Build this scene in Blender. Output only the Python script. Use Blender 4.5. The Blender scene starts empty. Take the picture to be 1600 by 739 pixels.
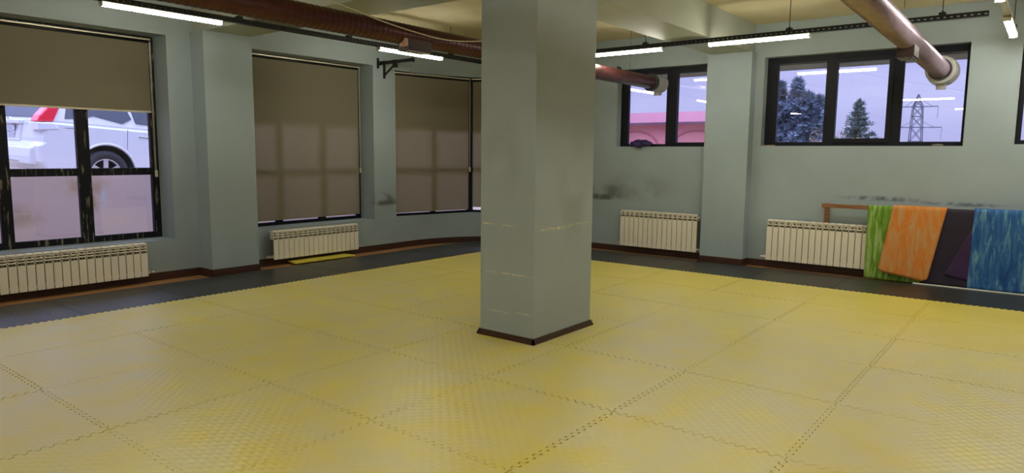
import bpy, bmesh, math, random
from mathutils import Vector, Matrix
from mathutils.geometry import delaunay_2d_cdt
R = math.radians
rnd = random.Random(7)
S = bpy.context.scene
COL = S.collection

# ------------------------------------------------------------------ camera
FPX, PITCH, ROLL, YAW = 1078.0, R(6.83), R(0.544), R(51.85)
cam_d = bpy.data.cameras.new('camera'); cam = bpy.data.objects.new('camera', cam_d); COL.objects.link(cam)
cam_d.sensor_width = 36.0; cam_d.lens = 36.0 * FPX / 1600.0
cam_d.clip_start = 0.05; cam_d.clip_end = 1000
cam.matrix_world = (Matrix.Translation((-0.49, -0.962, 1.518)) @ Matrix.Rotation(-YAW, 4, 'Z')
                    @ Matrix.Rotation(R(90) - PITCH, 4, 'X') @ Matrix.Rotation(ROLL, 4, 'Z'))
S.camera = cam

# ------------------------------------------------------------------ light and exposure
S.view_settings.view_transform = 'Standard'; S.view_settings.look = 'None'
S.view_settings.exposure = 0.20; S.view_settings.gamma = 1.0
S.view_settings.use_curve_mapping = False
LAMP_STRENGTH = 48.0
SKY_STRENGTH = 1.0
w = bpy.data.worlds.new('overcast_sky'); S.world = w; w.use_nodes = True
nt = w.node_tree; nt.nodes.clear()
def nd(nt, t, **k):
    n = nt.nodes.new(t)
    for a, b in k.items(): setattr(n, a, b)
    return n
tc = nd(nt, 'ShaderNodeTexCoord'); sx = nd(nt, 'ShaderNodeSeparateXYZ'); rmp = nd(nt, 'ShaderNodeValToRGB')
no = nd(nt, 'ShaderNodeTexNoise'); no.inputs['Scale'].default_value = 2.6; no.inputs['Detail'].default_value = 4
mp = nd(nt, 'ShaderNodeMapping'); mp.inputs['Scale'].default_value = (1, 1, 3.2)
mx = nd(nt, 'ShaderNodeMix', data_type='RGBA', blend_type='MULTIPLY'); mx.inputs[0].default_value = 1.0
r2 = nd(nt, 'ShaderNodeValToRGB')
r2.color_ramp.elements[0].position = 0.35; r2.color_ramp.elements[0].color = (0.80, 0.80, 0.88, 1)
r2.color_ramp.elements[1].position = 0.65; r2.color_ramp.elements[1].color = (1.1, 1.1, 1.04, 1)
rmp.color_ramp.elements[0].position = 0.0; rmp.color_ramp.elements[0].color = (0.58, 0.58, 0.94, 1)
e = rmp.color_ramp.elements.new(0.22); e.color = (0.50, 0.52, 0.98, 1)
rmp.color_ramp.elements[2 if rmp.color_ramp.elements[1].position < 1 else 1].position = 1.0
e = rmp.color_ramp.elements.new(0.5); e.color = (2.0, 2.3, 3.9, 1)
rmp.color_ramp.elements[-1].color = (4.0, 4.5, 7.2, 1)
bg = nd(nt, 'ShaderNodeBackground'); bg.inputs['Strength'].default_value = SKY_STRENGTH
ow = nd(nt, 'ShaderNodeOutputWorld')
L = nt.links.new
L(tc.outputs['Generated'], sx.inputs[0]); L(sx.outputs['Z'], rmp.inputs[0])
L(tc.outputs['Generated'], mp.inputs[0]); L(mp.outputs[0], no.inputs['Vector']); L(no.outputs[0], r2.inputs[0])
L(rmp.outputs[0], mx.inputs[6]); L(r2.outputs[0], mx.inputs[7]); L(mx.outputs[2], bg.inputs[0]); L(bg.outputs[0], ow.inputs[0])

# ------------------------------------------------------------------ materials
MATS = {}
def mat(name, col, rough=0.6, metal=0.0, var=0.0, scale=4.0, col2=None, bump=0.0, bscale=40.0, spec=0.5, coat=0.0, stretch=(1, 1, 1), lo=0.4, hi=0.6, emit=None):
    if name in MATS: return MATS[name]
    m = bpy.data.materials.new(name); m.use_nodes = True; t = m.node_tree
    b = t.nodes['Principled BSDF']
    b.inputs['Base Color'].default_value = (*col, 1); b.inputs['Roughness'].default_value = rough
    b.inputs['Metallic'].default_value = metal; b.inputs['Specular IOR Level'].default_value = spec
    b.inputs['Coat Weight'].default_value = coat
    if var or col2 or bump:
        c = nd(t, 'ShaderNodeTexCoord'); mpp = nd(t, 'ShaderNodeMapping'); mpp.inputs['Scale'].default_value = stretch
        t.links.new(c.outputs['Object'], mpp.inputs[0])
    if var or col2:
        n = nd(t, 'ShaderNodeTexNoise'); n.inputs['Scale'].default_value = scale; n.inputs['Detail'].default_value = 6
        t.links.new(mpp.outputs[0], n.inputs['Vector'])
        rr = nd(t, 'ShaderNodeValToRGB'); rr.color_ramp.elements[0].position = lo; rr.color_ramp.elements[1].position = hi
        c2 = col2 or tuple(min(1, v * (1 + var)) for v in col); c1 = col if col2 else tuple(v * (1 - var) for v in col)
        rr.color_ramp.elements[0].color = (*c1, 1); rr.color_ramp.elements[1].color = (*c2, 1)
        t.links.new(n.outputs[0], rr.inputs[0]); t.links.new(rr.outputs[0], b.inputs['Base Color'])
    if bump:
        n2 = nd(t, 'ShaderNodeTexNoise'); n2.inputs['Scale'].default_value = bscale; n2.inputs['Detail'].default_value = 3
        t.links.new(mpp.outputs[0], n2.inputs['Vector'])
        bp = nd(t, 'ShaderNodeBump'); bp.inputs['Strength'].default_value = bump; bp.inputs['Distance'].default_value = 0.01
        t.links.new(n2.outputs[0], bp.inputs['Height']); t.links.new(bp.outputs[0], b.inputs['Normal'])
    if emit:
        b.inputs['Emission Color'].default_value = (*emit[0], 1); b.inputs['Emission Strength'].default_value = emit[1]
    MATS[name] = m
    return m

def wall_paint(name, base, stains=()):
    """matte paint, faint mottling; stains = (centre, radii, colour, strength, noise scale) in world metres"""
    m = bpy.data.materials.new(name); m.use_nodes = True; t = m.node_tree; b = t.nodes['Principled BSDF']
    b.inputs['Roughness'].default_value = 0.55; b.inputs['Specular IOR Level'].default_value = 0.35
    g = nd(t, 'ShaderNodeNewGeometry')
    n = nd(t, 'ShaderNodeTexNoise'); n.inputs['Scale'].default_value = 1.6; n.inputs['Detail'].default_value = 5
    t.links.new(g.outputs['Position'], n.inputs['Vector'])
    rr = nd(t, 'ShaderNodeValToRGB'); rr.color_ramp.elements[0].position = .3; rr.color_ramp.elements[1].position = .7
    rr.color_ramp.elements[0].color = (*[v * .94 for v in base], 1); rr.color_ramp.elements[1].color = (*[v * 1.05 for v in base], 1)
    t.links.new(n.outputs[0], rr.inputs[0]); cur = rr.outputs[0]
    for (cx, cy, cz), (rx, ry, rz), col, st, ns in stains:
        sb = nd(t, 'ShaderNodeVectorMath', operation='SUBTRACT'); sb.inputs[1].default_value = (cx, cy, cz)
        t.links.new(g.outputs['Position'], sb.inputs[0])
        dv = nd(t, 'ShaderNodeVectorMath', operation='DIVIDE'); dv.inputs[1].default_value = (rx, ry, rz)
        t.links.new(sb.outputs[0], dv.inputs[0])
        ln = nd(t, 'ShaderNodeVectorMath', operation='LENGTH'); t.links.new(dv.outputs[0], ln.inputs[0])
        mr = nd(t, 'ShaderNodeMapRange', interpolation_type='SMOOTHSTEP')
        mr.inputs['From Min'].default_value = 1.0; mr.inputs['From Max'].default_value = 0.25
        t.links.new(ln.outputs['Value'], mr.inputs['Value'])
        nn = nd(t, 'ShaderNodeTexNoise'); nn.inputs['Scale'].default_value = ns; nn.inputs['Detail'].default_value = 5
        t.links.new(g.outputs['Position'], nn.inputs['Vector'])
        m2 = nd(t, 'ShaderNodeMapRange'); m2.inputs['From Min'].default_value = .38; m2.inputs['From Max'].default_value = .58
        t.links.new(nn.outputs[0], m2.inputs['Value'])
        mu = nd(t, 'ShaderNodeMath', operation='MULTIPLY'); t.links.new(mr.outputs[0], mu.inputs[0]); t.links.new(m2.outputs[0], mu.inputs[1])
        mu2 = nd(t, 'ShaderNodeMath', operation='MULTIPLY'); mu2.inputs[1].default_value = st; t.links.new(mu.outputs[0], mu2.inputs[0])
        mixn = nd(t, 'ShaderNodeMix', data_type='RGBA'); mixn.inputs[7].default_value = (*col, 1)
        t.links.new(mu2.outputs[0], mixn.inputs[0]); t.links.new(cur, mixn.inputs[6]); cur = mixn.outputs[2]
    t.links.new(cur, b.inputs['Base Color'])
    bp = nd(t, 'ShaderNodeBump'); bp.inputs['Strength'].default_value = .12; bp.inputs['Distance'].default_value = .01
    n3 = nd(t, 'ShaderNodeTexNoise'); n3.inputs['Scale'].default_value = 30; t.links.new(g.outputs['Position'], n3.inputs['Vector'])
    t.links.new(n3.outputs[0], bp.inputs['Height']); t.links.new(bp.outputs[0], b.inputs['Normal'])
    return m

def glass_mat():
    m = bpy.data.materials.new('window_glass'); m.use_nodes = True; t = m.node_tree; t.nodes.clear()
    o = nd(t, 'ShaderNodeOutputMaterial'); tr = nd(t, 'ShaderNodeBsdfTransparent'); tr.inputs[0].default_value = (.95, .96, .98, 1)
    gl = nd(t, 'ShaderNodeBsdfGlossy'); gl.inputs['Roughness'].default_value = 0.0
    fr = nd(t, 'ShaderNodeFresnel'); fr.inputs[0].default_value = 1.52
    a = nd(t, 'ShaderNodeMath', operation='MULTIPLY'); a.inputs[1].default_value = 1.7
    mi = nd(t, 'ShaderNodeMixShader')
    t.links.new(fr.outputs[0], a.inputs[0]); t.links.new(a.outputs[0], mi.inputs[0])
    t.links.new(tr.outputs[0], mi.inputs[1]); t.links.new(gl.outputs[0], mi.inputs[2]); t.links.new(mi.outputs[0], o.inputs[0])
    return m

def fabric_mat():
    m = bpy.data.materials.new('blind_fabric'); m.use_nodes = True; t = m.node_tree; t.nodes.clear()
    o = nd(t, 'ShaderNodeOutputMaterial'); d = nd(t, 'ShaderNodeBsdfDiffuse'); tl = nd(t, 'ShaderNodeBsdfTranslucent')
    c = nd(t, 'ShaderNodeTexCoord'); n = nd(t, 'ShaderNodeTexNoise'); n.inputs['Scale'].default_value = 90
    mpp = nd(t, 'ShaderNodeMapping'); mpp.inputs['Scale'].default_value = (1, 1, .08)
    t.links.new(c.outputs['Object'], mpp.inputs[0]); t.links.new(mpp.outputs[0], n.inputs['Vector'])
    rr = nd(t, 'ShaderNodeValToRGB'); rr.color_ramp.elements[0].color = (.36, .335, .25, 1); rr.color_ramp.elements[1].color = (.44, .41, .31, 1)
    t.links.new(n.outputs[0], rr.inputs[0]); t.links.new(rr.outputs[0], d.inputs[0])
    tl.inputs[0].default_value = (.66, .58, .46, 1)
    mi = nd(t, 'ShaderNodeMixShader'); mi.inputs[0].default_value = .55
    t.links.new(d.outputs[0], mi.inputs[1]); t.links.new(tl.outputs[0], mi.inputs[2]); t.links.new(mi.outputs[0], o.inputs[0])
    return m

def mat_foam(name, c1, c2, c3, tread=True, rough=.36, wear=.6, rib=False):
    """puzzle mat foam: worn colour patches, per-mat tint, moulded tread bump"""
    m = bpy.data.materials.new(name); m.use_nodes = True; t = m.node_tree; b = t.nodes['Principled BSDF']
    g = nd(t, 'ShaderNodeNewGeometry'); oi = nd(t, 'ShaderNodeObjectInfo')
    n = nd(t, 'ShaderNodeTexNoise'); n.inputs['Scale'].default_value = 1.5; n.inputs['Detail'].default_value = 8; n.inputs['Roughness'].default_value = .62
    t.links.new(g.outputs['Position'], n.inputs['Vector'])
    rr = nd(t, 'ShaderNodeValToRGB'); rr.color_ramp.elements[0].position = .36; rr.color_ramp.elements[1].position = .64
    rr.color_ramp.elements[0].color = (*c1, 1); rr.color_ramp.elements[1].color = (*c2, 1)
    t.links.new(n.outputs[0], rr.inputs[0])
    # worn toward the busy middle of the room, clean along the strip by the radiators
    sxyz = nd(t, 'ShaderNodeSeparateXYZ'); t.links.new(g.outputs['Position'], sxyz.inputs[0])
    mr = nd(t, 'ShaderNodeMapRange'); mr.inputs['From Min'].default_value = 7.4; mr.inputs['From Max'].default_value = 4.6
    t.links.new(sxyz.outputs['X'], mr.inputs['Value'])
    n4 = nd(t, 'ShaderNodeTexNoise'); n4.inputs['Scale'].default_value = 3.3; n4.inputs['Detail'].default_value = 7
    t.links.new(g.outputs['Position'], n4.inputs['Vector'])
    m4 = nd(t, 'ShaderNodeMapRange'); m4.inputs['From Min'].default_value = .3; m4.inputs['From Max'].default_value = .7
    t.links.new(n4.outputs[0], m4.inputs['Value'])
    ad = nd(t, 'ShaderNodeMath', operation='MULTIPLY_ADD'); t.links.new(mr.outputs[0], ad.inputs[0]); ad.inputs[1].default_value = .75
    rn = nd(t, 'ShaderNodeMath', operation='MULTIPLY'); rn.inputs[1].default_value = .35; t.links.new(oi.outputs['Random'], rn.inputs[0])
    t.links.new(rn.outputs[0], ad.inputs[2])
    ww = nd(t, 'ShaderNodeMath', operation='MULTIPLY'); t.links.new(ad.outputs[0], ww.inputs[0]); t.links.new(m4.outputs[0], ww.inputs[1])
    w2 = nd(t, 'ShaderNodeMath', operation='MULTIPLY', use_clamp=True); t.links.new(ww.outputs[0], w2.inputs[0]); w2.inputs[1].default_value = wear * 1.6
    mi = nd(t, 'ShaderNodeMix', data_type='RGBA'); mi.inputs[7].default_value = (*c3, 1)
    t.links.new(w2.outputs[0], mi.inputs[0]); t.links.new(rr.outputs[0], mi.inputs[6])
    t.links.new(mi.outputs[2], b.inputs['Base Color'])
    b.inputs['Roughness'].default_value = rough; b.inputs['Specular IOR Level'].default_value = .6
    # tread : crossed waves
    tcn = nd(t, 'ShaderNodeTexCoord')
    w1 = nd(t, 'ShaderNodeTexWave', bands_direction='X'); w1.inputs['Scale'].default_value = 9.5 if rib else 6.2
    w1.inputs['Distortion'].default_value = 0
    rot = nd(t, 'ShaderNodeMapping'); rot.inputs['Rotation'].default_value = (0, 0, 0 if rib else R(45))
    t.links.new(tcn.outputs['Object'], rot.inputs[0]); t.links.new(rot.outputs[0], w1.inputs['Vector'])
    hgt = w1.outputs['Fac']
    if not rib:
        w3 = nd(t, 'ShaderNodeTexWave', bands_direction='Y'); w3.inputs['Scale'].default_value = 6.2
        t.links.new(rot.outputs[0], w3.inputs['Vector'])
        mm = nd(t, 'ShaderNodeMath', operation='MULTIPLY'); t.links.new(w1.outputs['Fac'], mm.inputs[0]); t.links.new(w3.outputs['Fac'], mm.inputs[1]); hgt = mm.outputs[0]
    bp = nd(t, 'ShaderNodeBump'); bp.inputs['Strength'].default_value = .34 if not rib else .4; bp.inputs['Distance'].default_value = .004
    t.links.new(hgt, bp.inputs['Height']); t.links.new(bp.outputs[0], b.inputs['Normal'])
    return m

def marble_mat(name, c1, c2, c3, scale=3.0, stretch=(1, 4, 1)):
    m = bpy.data.materials.new(name); m.use_nodes = True; t = m.node_tree; b = t.nodes['Principled BSDF']
    c = nd(t, 'ShaderNodeTexCoord'); mpp = nd(t, 'ShaderNodeMapping'); mpp.inputs['Scale'].default_value = stretch
    t.links.new(c.outputs['Object'], mpp.inputs[0])
    n = nd(t, 'ShaderNodeTexNoise'); n.inputs['Scale'].default_value = scale; n.inputs['Detail'].default_value = 9
    n.inputs['Roughness'].default_value = .68; n.inputs['Distortion'].default_value = 1.2
    t.links.new(mpp.outputs[0], n.inputs['Vector'])
    rr = nd(t, 'ShaderNodeValToRGB'); rr.color_ramp.elements[0].position = .36; rr.color_ramp.elements[0].color = (*c1, 1)
    rr.color_ramp.elements[1].position = .66; rr.color_ramp.elements[1].color = (*c3, 1)
    e = rr.color_ramp.elements.new(.51); e.color = (*c2, 1)
    t.links.new(n.outputs[0], rr.inputs[0]); t.links.new(rr.outputs[0], b.inputs['Base Color'])
    b.inputs['Roughness'].default_value = .7; b.inputs['Specular IOR Level'].default_value = .25
    return m

WALL = (0.345, 0.415, 0.455)
GREY = (0.09, 0.095, 0.09)
M_wall = wall_paint('wall_paint', WALL, [
    ((6.86, 7.36, .80), (.33, .2, .17), GREY, .75, 5), ((6.86, 7.36, .73), (.36, .2, .06), GREY, .8, 9),
    ((9.25, 4.75, .93), (.2, .62, .18), GREY, .7, 4), ((9.25, 4.85, .84), (.2, .5, .07), GREY, .9, 7),
    ((9.25, 4.2, 1.0), (.2, .8, .3), (.2, .22, .2), .5, 3),
    ((9.25, .75, 1.0), (.2, .62, .045), (.07, .10, .17), .8, 13), ((9.25, -.1, .97), (.2, .6, .035), (.07, .10, .17), .7, 13)])
CREAM = (.75, .70, .45)
M_col = wall_paint('column_paint', (0.365, 0.42, 0.45), [
    ((3.86, 2.72, .945), (.05, .11, .010), CREAM, 1, 60), ((3.86, 2.5, .94), (.05, .10, .008), CREAM, .8, 70),
    ((3.86, 2.5, .545), (.05, .34, .009), CREAM, 1, 60),
    ((3.86, 2.6, .22), (.05, .2, .008), CREAM, .7, 80), ((3.86, 2.33, .235), (.05, .12, .009), CREAM, .9, 70),
    ((4.15, 2.23, .915), (.30, .05, .016), CREAM, 1.2, 45), ((4.5, 2.23, .93), (.26, .05, .010), CREAM, 1, 55),
    ((3.86, 2.81, .94), (.05, .05, .03), (.12, .1, .06), 1, 30), ((3.86, 2.81, .54), (.05, .05, .035), (.12, .1, .06), 1, 30),
    ((3.86, 2.55, 1.5), (.05, .25, .5), (.27, .29, .25), .5, 3), ((4.4, 2.23, 1.2), (.3, .05, .6), (.26, .28, .24), .5, 3)])
M_ceil = mat('ceiling_plaster', (.62, .55, .36), .8, var=.04, scale=1.2)
M_beam = wall_paint('beam_paint', (0.40, 0.43, 0.37))
M_wood = mat('laminate_floor', (.32, .15, .06), .45, col2=(.46, .24, .10), scale=3, stretch=(1, 14, 1))
M_skirt = mat('skirting_board', (.055, .022, .015), .4, var=.25, scale=9, stretch=(3, 3, 14))
M_frame = mat('window_frame_black', (.009, .010, .016), .5, spec=.2)
M_frame_worn = mat('window_frame_worn', (.010, .011, .017), .5, spec=.2, col2=(.19, .17, .12), scale=6, stretch=(7, 7, .8), lo=.60, hi=.65)
M_glass = glass_mat()
M_panel = mat('sandwich_panel', (.10, .10, .11), .6)
M_fabric = fabric_mat()
M_alu = mat('rail_aluminium', (.72, .66, .52), .35, .3)
M_enamel = mat('radiator_enamel', (.88, .82, .70), .35, spec=.5)
M_inner_shade = mat('radiator_inner_shade', (.20, .185, .13), .6)  # enamel darkened, the shade inside the sections put into the colour
M_brass = mat('valve_metal', (.75, .72, .66), .3, .7)
M_black = mat('black_steel', (.014, .014, .015), .42, .4)
M_duct = mat('maroon_duct', (.085, .024, .023), .36, .35, var=.15, scale=6, stretch=(1, 4, 4))
M_duct2 = mat('pinkish_duct', (.44, .345, .45), .30, .45, var=.08, scale=6, stretch=(1, 4, 4))
M_ductbox = mat('duct_box_dark', (.045, .018, .018), .5, .2)
M_collar = mat('rubber_collar', (.03, .028, .028), .45)
M_cap = mat('vent_cap_white_shaded', (.48, .47, .50), .5)  # white cap with its shadow greyed into the colour
M_lamp = mat('lamp_diffuser', (.9, .9, .85), .5, emit=((1.0, .96, .79), LAMP_STRENGTH))
M_lamph = mat('lamp_housing', (.55, .55, .52), .4, .3)
M_yellow = mat_foam('yellow_foam', (.73, .605, .10), (.77, .655, .14), (.705, .63, .29), wear=.75)
M_ycln = mat('yellow_foam_clean', (.72, .60, .07), .55, var=.05)
M_blk = mat_foam('black_foam', (.022, .022, .021), (.035, .034, .032), (.05, .05, .055), wear=.4, rib=True, rough=.38)
M_under = mat('mat_underside', (.10, .07, .025), .9)
M_woodrail = mat('rail_wood', (.22, .095, .035), .5, col2=(.34, .16, .07), scale=6, stretch=(14, 1, 14))
M_white = mat('white_plastic', (.75, .75, .73), .4)
M_cable = mat('white_cable', (.70, .62, .48), .5)

# ------------------------------------------------------------------ geometry helpers
class MB:
    def __init__(self): self.bm = bmesh.new()
    def box(self, x0, x1, y0, y1, z0, z1, M=None):
        vs = [self.bm.verts.new((x, y, z)) for x in (x0, x1) for y in (y0, y1) for z in (z0, z1)]
        for f in ((0, 1, 3, 2), (4, 6, 7, 5), (0, 4, 5, 1), (2, 3, 7, 6), (0, 2, 6, 4), (1, 5, 7, 3)):
            self.bm.faces.new([vs[i] for i in f])
        if M: bmesh.ops.transform(self.bm, matrix=M, verts=vs)
        return self
    def bar(self, a, b, wd, ht=None, up=(0, 0, 1)):
        a, b = Vector(a), Vector(b); d = b - a; ln = d.length; d.normalize()
        upv = Vector(up)
        if abs(d.dot(upv)) > .98: upv = Vector((1, 0, 0))
        s = d.cross(upv).normalized(); u = s.cross(d)
        M = Matrix((( *d, ), ( *s, ), ( *u, ))).transposed().to_4x4(); M.translation = a
        ht = ht or wd
        return self.box(0, ln, -wd / 2, wd / 2, -ht / 2, ht / 2, M)
    def cyl(self, a, b, r, n=16, r2=None, cap=True):
        a, b = Vector(a), Vector(b); d = (b - a); dn = d.normalized()
        s = dn.orthogonal().normalized(); u = dn.cross(s); r2 = r if r2 is None else r2
        r_a = [self.bm.verts.new(a + r * (math.cos(2 * math.pi * i / n) * s + math.sin(2 * math.pi * i / n) * u)) for i in range(n)]
        r_b = [self.bm.verts.new(b + r2 * (math.cos(2 * math.pi * i / n) * s + math.sin(2 * math.pi * i / n) * u)) for i in range(n)]
        for i in range(n): self.bm.faces.new((r_a[i], r_a[(i + 1) % n], r_b[(i + 1) % n], r_b[i]))
        if cap: self.bm.faces.new(r_a[::-1]); self.bm.faces.new(r_b)
        return self
    def tube(self, pts, r, n=10):
        rings = []
        for k, p in enumerate(pts):
            p = Vector(p); d = (Vector(pts[min(k + 1, len(pts) - 1)]) - Vector(pts[max(k - 1, 0)])).normalized()
            up = Vector((0, 0, 1)) if abs(d.z) < .95 else Vector((1, 0, 0))
            s = d.cross(up).normalized(); u = s.cross(d)
            rr = r[k] if isinstance(r, (list, tuple)) else r
            rings.append([self.bm.verts.new(p + rr * (math.cos(2 * math.pi * i / n) * s + math.sin(2 * math.pi * i / n) * u)) for i in range(n)])
        for A, B in zip(rings, rings[1:]):
            for i in range(n): self.bm.faces.new((A[i], A[(i + 1) % n], B[(i + 1) % n], B[i]))
        self.bm.faces.new(rings[0][::-1]); self.bm.faces.new(rings[-1])
        return self
    def prism(self, poly, axis, a, b):
        """poly: 2D points; extruded along axis from a to b. axis 'z': (x,y); 'y': (x,z); 'x': (y,z)"""
        def P(p, t): return {'z': (p[0], p[1], t), 'y': (p[0], t, p[1]), 'x': (t, p[0], p[1])}[axis]
        A = [self.bm.verts.new(P(p, a)) for p in poly]; B = [self.bm.verts.new(P(p, b)) for p in poly]
        n = len(poly)
        for i in range(n): self.bm.faces.new((A[i], A[(i + 1) % n], B[(i + 1) % n], B[i]))
        self.bm.faces.new(A[::-1]); self.bm.faces.new(B)
        return self
    def mesh(self, name, m, smooth=False):
        bmesh.ops.recalc_face_normals(self.bm, faces=self.bm.faces)
        me = bpy.data.meshes.new(name); self.bm.to_mesh(me); self.bm.free()
        me.materials.append(m)
        if smooth:
            for p in me.polygons: p.use_smooth = True
        return me
    def build(self, name, m, parent=None, smooth=False, bevel=0, loc=None, seg=2):
        o = bpy.data.objects.new(name, self.mesh(name, m, smooth)); COL.objects.link(o)
        if loc: o.location = loc
        if parent: o.parent = parent
        if bevel:
            b = o.modifiers.new('bevel', 'BEVEL'); b.width = bevel; b.segments = seg; b.limit_method = 'ANGLE'; b.angle_limit = R(40)
        return o
def tag(o, label, cat, group=None, kind=None):
    o['label'] = label; o['category'] = cat
    if group: o['group'] = group
    if kind: o['kind'] = kind
    return o
def struct(o, label=None):
    o['kind'] = 'structure'
    if label: o['label'] = label
    return o
def empty(name, loc=(0, 0, 0), rz=0):
    o = bpy.data.objects.new(name, None); COL.objects.link(o); o.location = loc; o.rotation_euler = (0, 0, rz); o.empty_display_size = .1
    return o
def copy_of(o, parent=None, loc=None):
    c = o.copy(); COL.objects.link(c)
    if parent: c.parent = parent
    if loc: c.location = loc
    return c

# ------------------------------------------------------------------ the room shell
WY, WX, CZ, BZ, FZ = 7.36, 9.25, 3.31, 2.93, -0.02      # left wall, right wall, ceiling, beam underside, wooden floor
X0, Y0 = -6.0, -7.0
struct(MB().box(X0 - .3, WX + .4, Y0 - .3, WY + .45, FZ - .15, FZ).build('floor', M_wood), 'brown laminate floor under the mats')
struct(MB().box(X0 - .3, WX + .4, Y0 - .3, WY + .45, CZ, CZ + .2).build('ceiling', M_ceil), 'cream plaster ceiling')

def wall_x(name, y0, y1, xa, xb, ops):           # wall running along x, openings (x0,x1,z0,z1)
    b = MB(); cur = xa
    for (o0, o1, z0, z1) in sorted(ops):
        if o0 > cur: b.box(cur, o0, y0, y1, FZ, CZ)
        b.box(o0, o1, y0, y1, FZ, z0); b.box(o0, o1, y0, y1, z1, CZ); cur = o1
    if xb > cur: b.box(cur, xb, y0, y1, FZ, CZ)
    return b.build(name, M_wall)
def wall_y(name, x0, x1, ya, yb, ops):
    b = MB(); cur = ya
    for (o0, o1, z0, z1) in sorted(ops):
        if o0 > cur: b.box(x0, x1, cur, o0, FZ, CZ)
        b.box(x0, x1, o0, o1, FZ, z0); b.box(x0, x1, o0, o1, z1, CZ); cur = o1
    if yb > cur: b.box(x0, x1, cur, yb, FZ, CZ)
    return b.build(name, M_wall)
struct(wall_x('wall_left', WY, WY + .45, X0, 7.45, [(-3.6, -1.2, .46, 2.86), (1.12, 3.51, .46, 2.86), (4.43, 6.63, .48, 2.84), (7.08, 7.45, .49, 2.81)]), 'grey green wall with the tall windows')
struct(wall_y('wall_right', WX, WX + .36, Y0, 5.56, [(-5.6, -3.4, 1.66, 2.86), (-2.9, -.55, 1.68, 2.86), (-.06, 2.31, 1.66, 2.86), (3.06, 4.6, 1.65, 2.84)]), 'grey green wall with the high windows')
struct(MB().box(X0, WX + .3, Y0 - .25, Y0, FZ, CZ).build('wall_back', M_wall))
struct(MB().box(X0 - .25, X0, Y0, WY, FZ, CZ).build('wall_near', M_wall))
# rounded corner: low and high curved bands with the faceted window between
CC = Vector((7.45, 5.56)); RI, RO_ = 1.80, 2.22
def arc(r, n=24, a0=90, a1=0): return [(CC.x + r * math.cos(R(a0 + (a1 - a0) * i / n)), CC.y + r * math.sin(R(a0 + (a1 - a0) * i / n))) for i in range(n + 1)]
b = MB()
for z0, z1 in ((FZ, .49), (2.81, CZ)):
    A, B = arc(RI), arc(RO_)
    for i in range(24): b.prism([A[i], A[i + 1], B[i + 1], B[i]], 'z', z0, z1)
bmesh.ops.remove_doubles(b.bm, verts=b.bm.verts, dist=.0005)
struct(b.build('wall_corner', M_wall), 'rounded corner wall between the two window walls')
# piers and beams
struct(MB().box(3.80, 4.43, 7.06, WY, FZ, BZ).build('wall_pier_left', M_wall), 'pier between the half open blind and the closed blind')
struct(MB().box(9.06, WX, 2.42, 3.05, FZ, BZ).build('wall_pier_right', M_wall), 'pier between the two high windows')
struct(MB().box(3.83, 4.40, Y0, WY, BZ, CZ).box(4.40, WX, 2.45, 3.0, BZ, CZ).box(X0, 3.83, 2.45, 3.0, BZ, CZ).build('ceiling_beam', M_beam), 'beams crossing above the column')

# skirting boards
def skirt_profile_bar(b, a, c, t=.018, h=.075):
    a, c = Vector(a), Vector(c); d = (c - a).normalized(); n = Vector((-d.y, d.x))
    for (k, z0, z1) in ((t, FZ, h - .03), (t * .65, h - .03, h - .012), (t * .35, h - .012, h)):
        q = [a, c, c + n * k, a + n * k]
        b.prism([(v.x, v.y) for v in q], 'z', z0, z1)
def skirt(name, pts):
    b = MB()
    for p, q in zip(pts, pts[1:]): skirt_profile_bar(b, p, q)
    return struct(b.build(name, M_skirt))
skirt('baseboard_left', [(7.45, WY), (4.43, WY), (4.43, 7.06), (3.80, 7.06), (3.80, WY), (X0, WY)][::1])
skirt('baseboard_corner', arc(RI, 24, 0, 90))
skirt('baseboard_right', [(WX, Y0), (WX, 2.42), (9.06, 2.42), (9.06, 3.05), (WX, 3.05), (WX, 5.56)])

# ------------------------------------------------------------------ windows
def window(idx, a, c, z0, z1, vbars, hbars, m, depth=.06, label=None, sash=None, blank=9):
    """a,c plan points of the frame line; vbars/hbars = (from,to) along/height"""
    a, c = Vector(a), Vector(c); d = (c - a); ln = d.length; ang = math.atan2(d.y, d.x)
    e = empty('window_%d' % idx, (a.x, a.y, 0), ang); struct(e, label)
    b = MB(); h = depth / 2
    for (u0, u1) in vbars: b.box(u0, u1, -h, h, z0, z1)
    vs = sorted(vbars); hs = sorted(hbars)
    for (p, q) in zip(vs, vs[1:]):
        for (v0, v1) in hs: b.box(p[1], q[0], -h * .92, h * .92, v0, v1)
    b.build('frame', m, e, bevel=.004)
    if sash:
        b = MB()
        for (u0, u1, v0, v1, t) in sash:
            b.box(u0, u0 + t, -h - .012, h + .012, v0, v1).box(u1 - t, u1, -h - .012, h + .012, v0, v1)
            b.box(u0 + t, u1 - t, -h - .012, h + .012, v0, v0 + t).box(u0 + t, u1 - t, -h - .012, h + .012, v1 - t, v1)
        b.build('sash', m, e, bevel=.004)
    for (p, q) in zip(vs, vs[1:]):
        for (g, k) in zip(hs, hs[1:]):
            if g[0] > blank: MB().box(p[1] - .008, q[0] + .008, -.012, .012, g[1] - .008, k[0] + .008).build('upper_panel', M_panel, e)
            else: MB().box(p[1] - .008, q[0] + .008, -.004, .004, g[1] - .008, k[0] + .008).build('pane', M_glass, e)
    return e
def rel(o, bars): return [(p - o, q - o) for p, q in bars]
window(1, (1.12, 7.72), (3.51, 7.72), .46, 2.86, rel(1.12, [(1.12, 1.2), (1.86, 1.97), (2.62, 2.75), (3.425, 3.51)]), [(.46, .53), (1.225, 1.31), (1.98, 2.04), (2.76, 2.86)], M_frame_worn, blank=1.9, label='black framed window behind the half raised blind')
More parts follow.
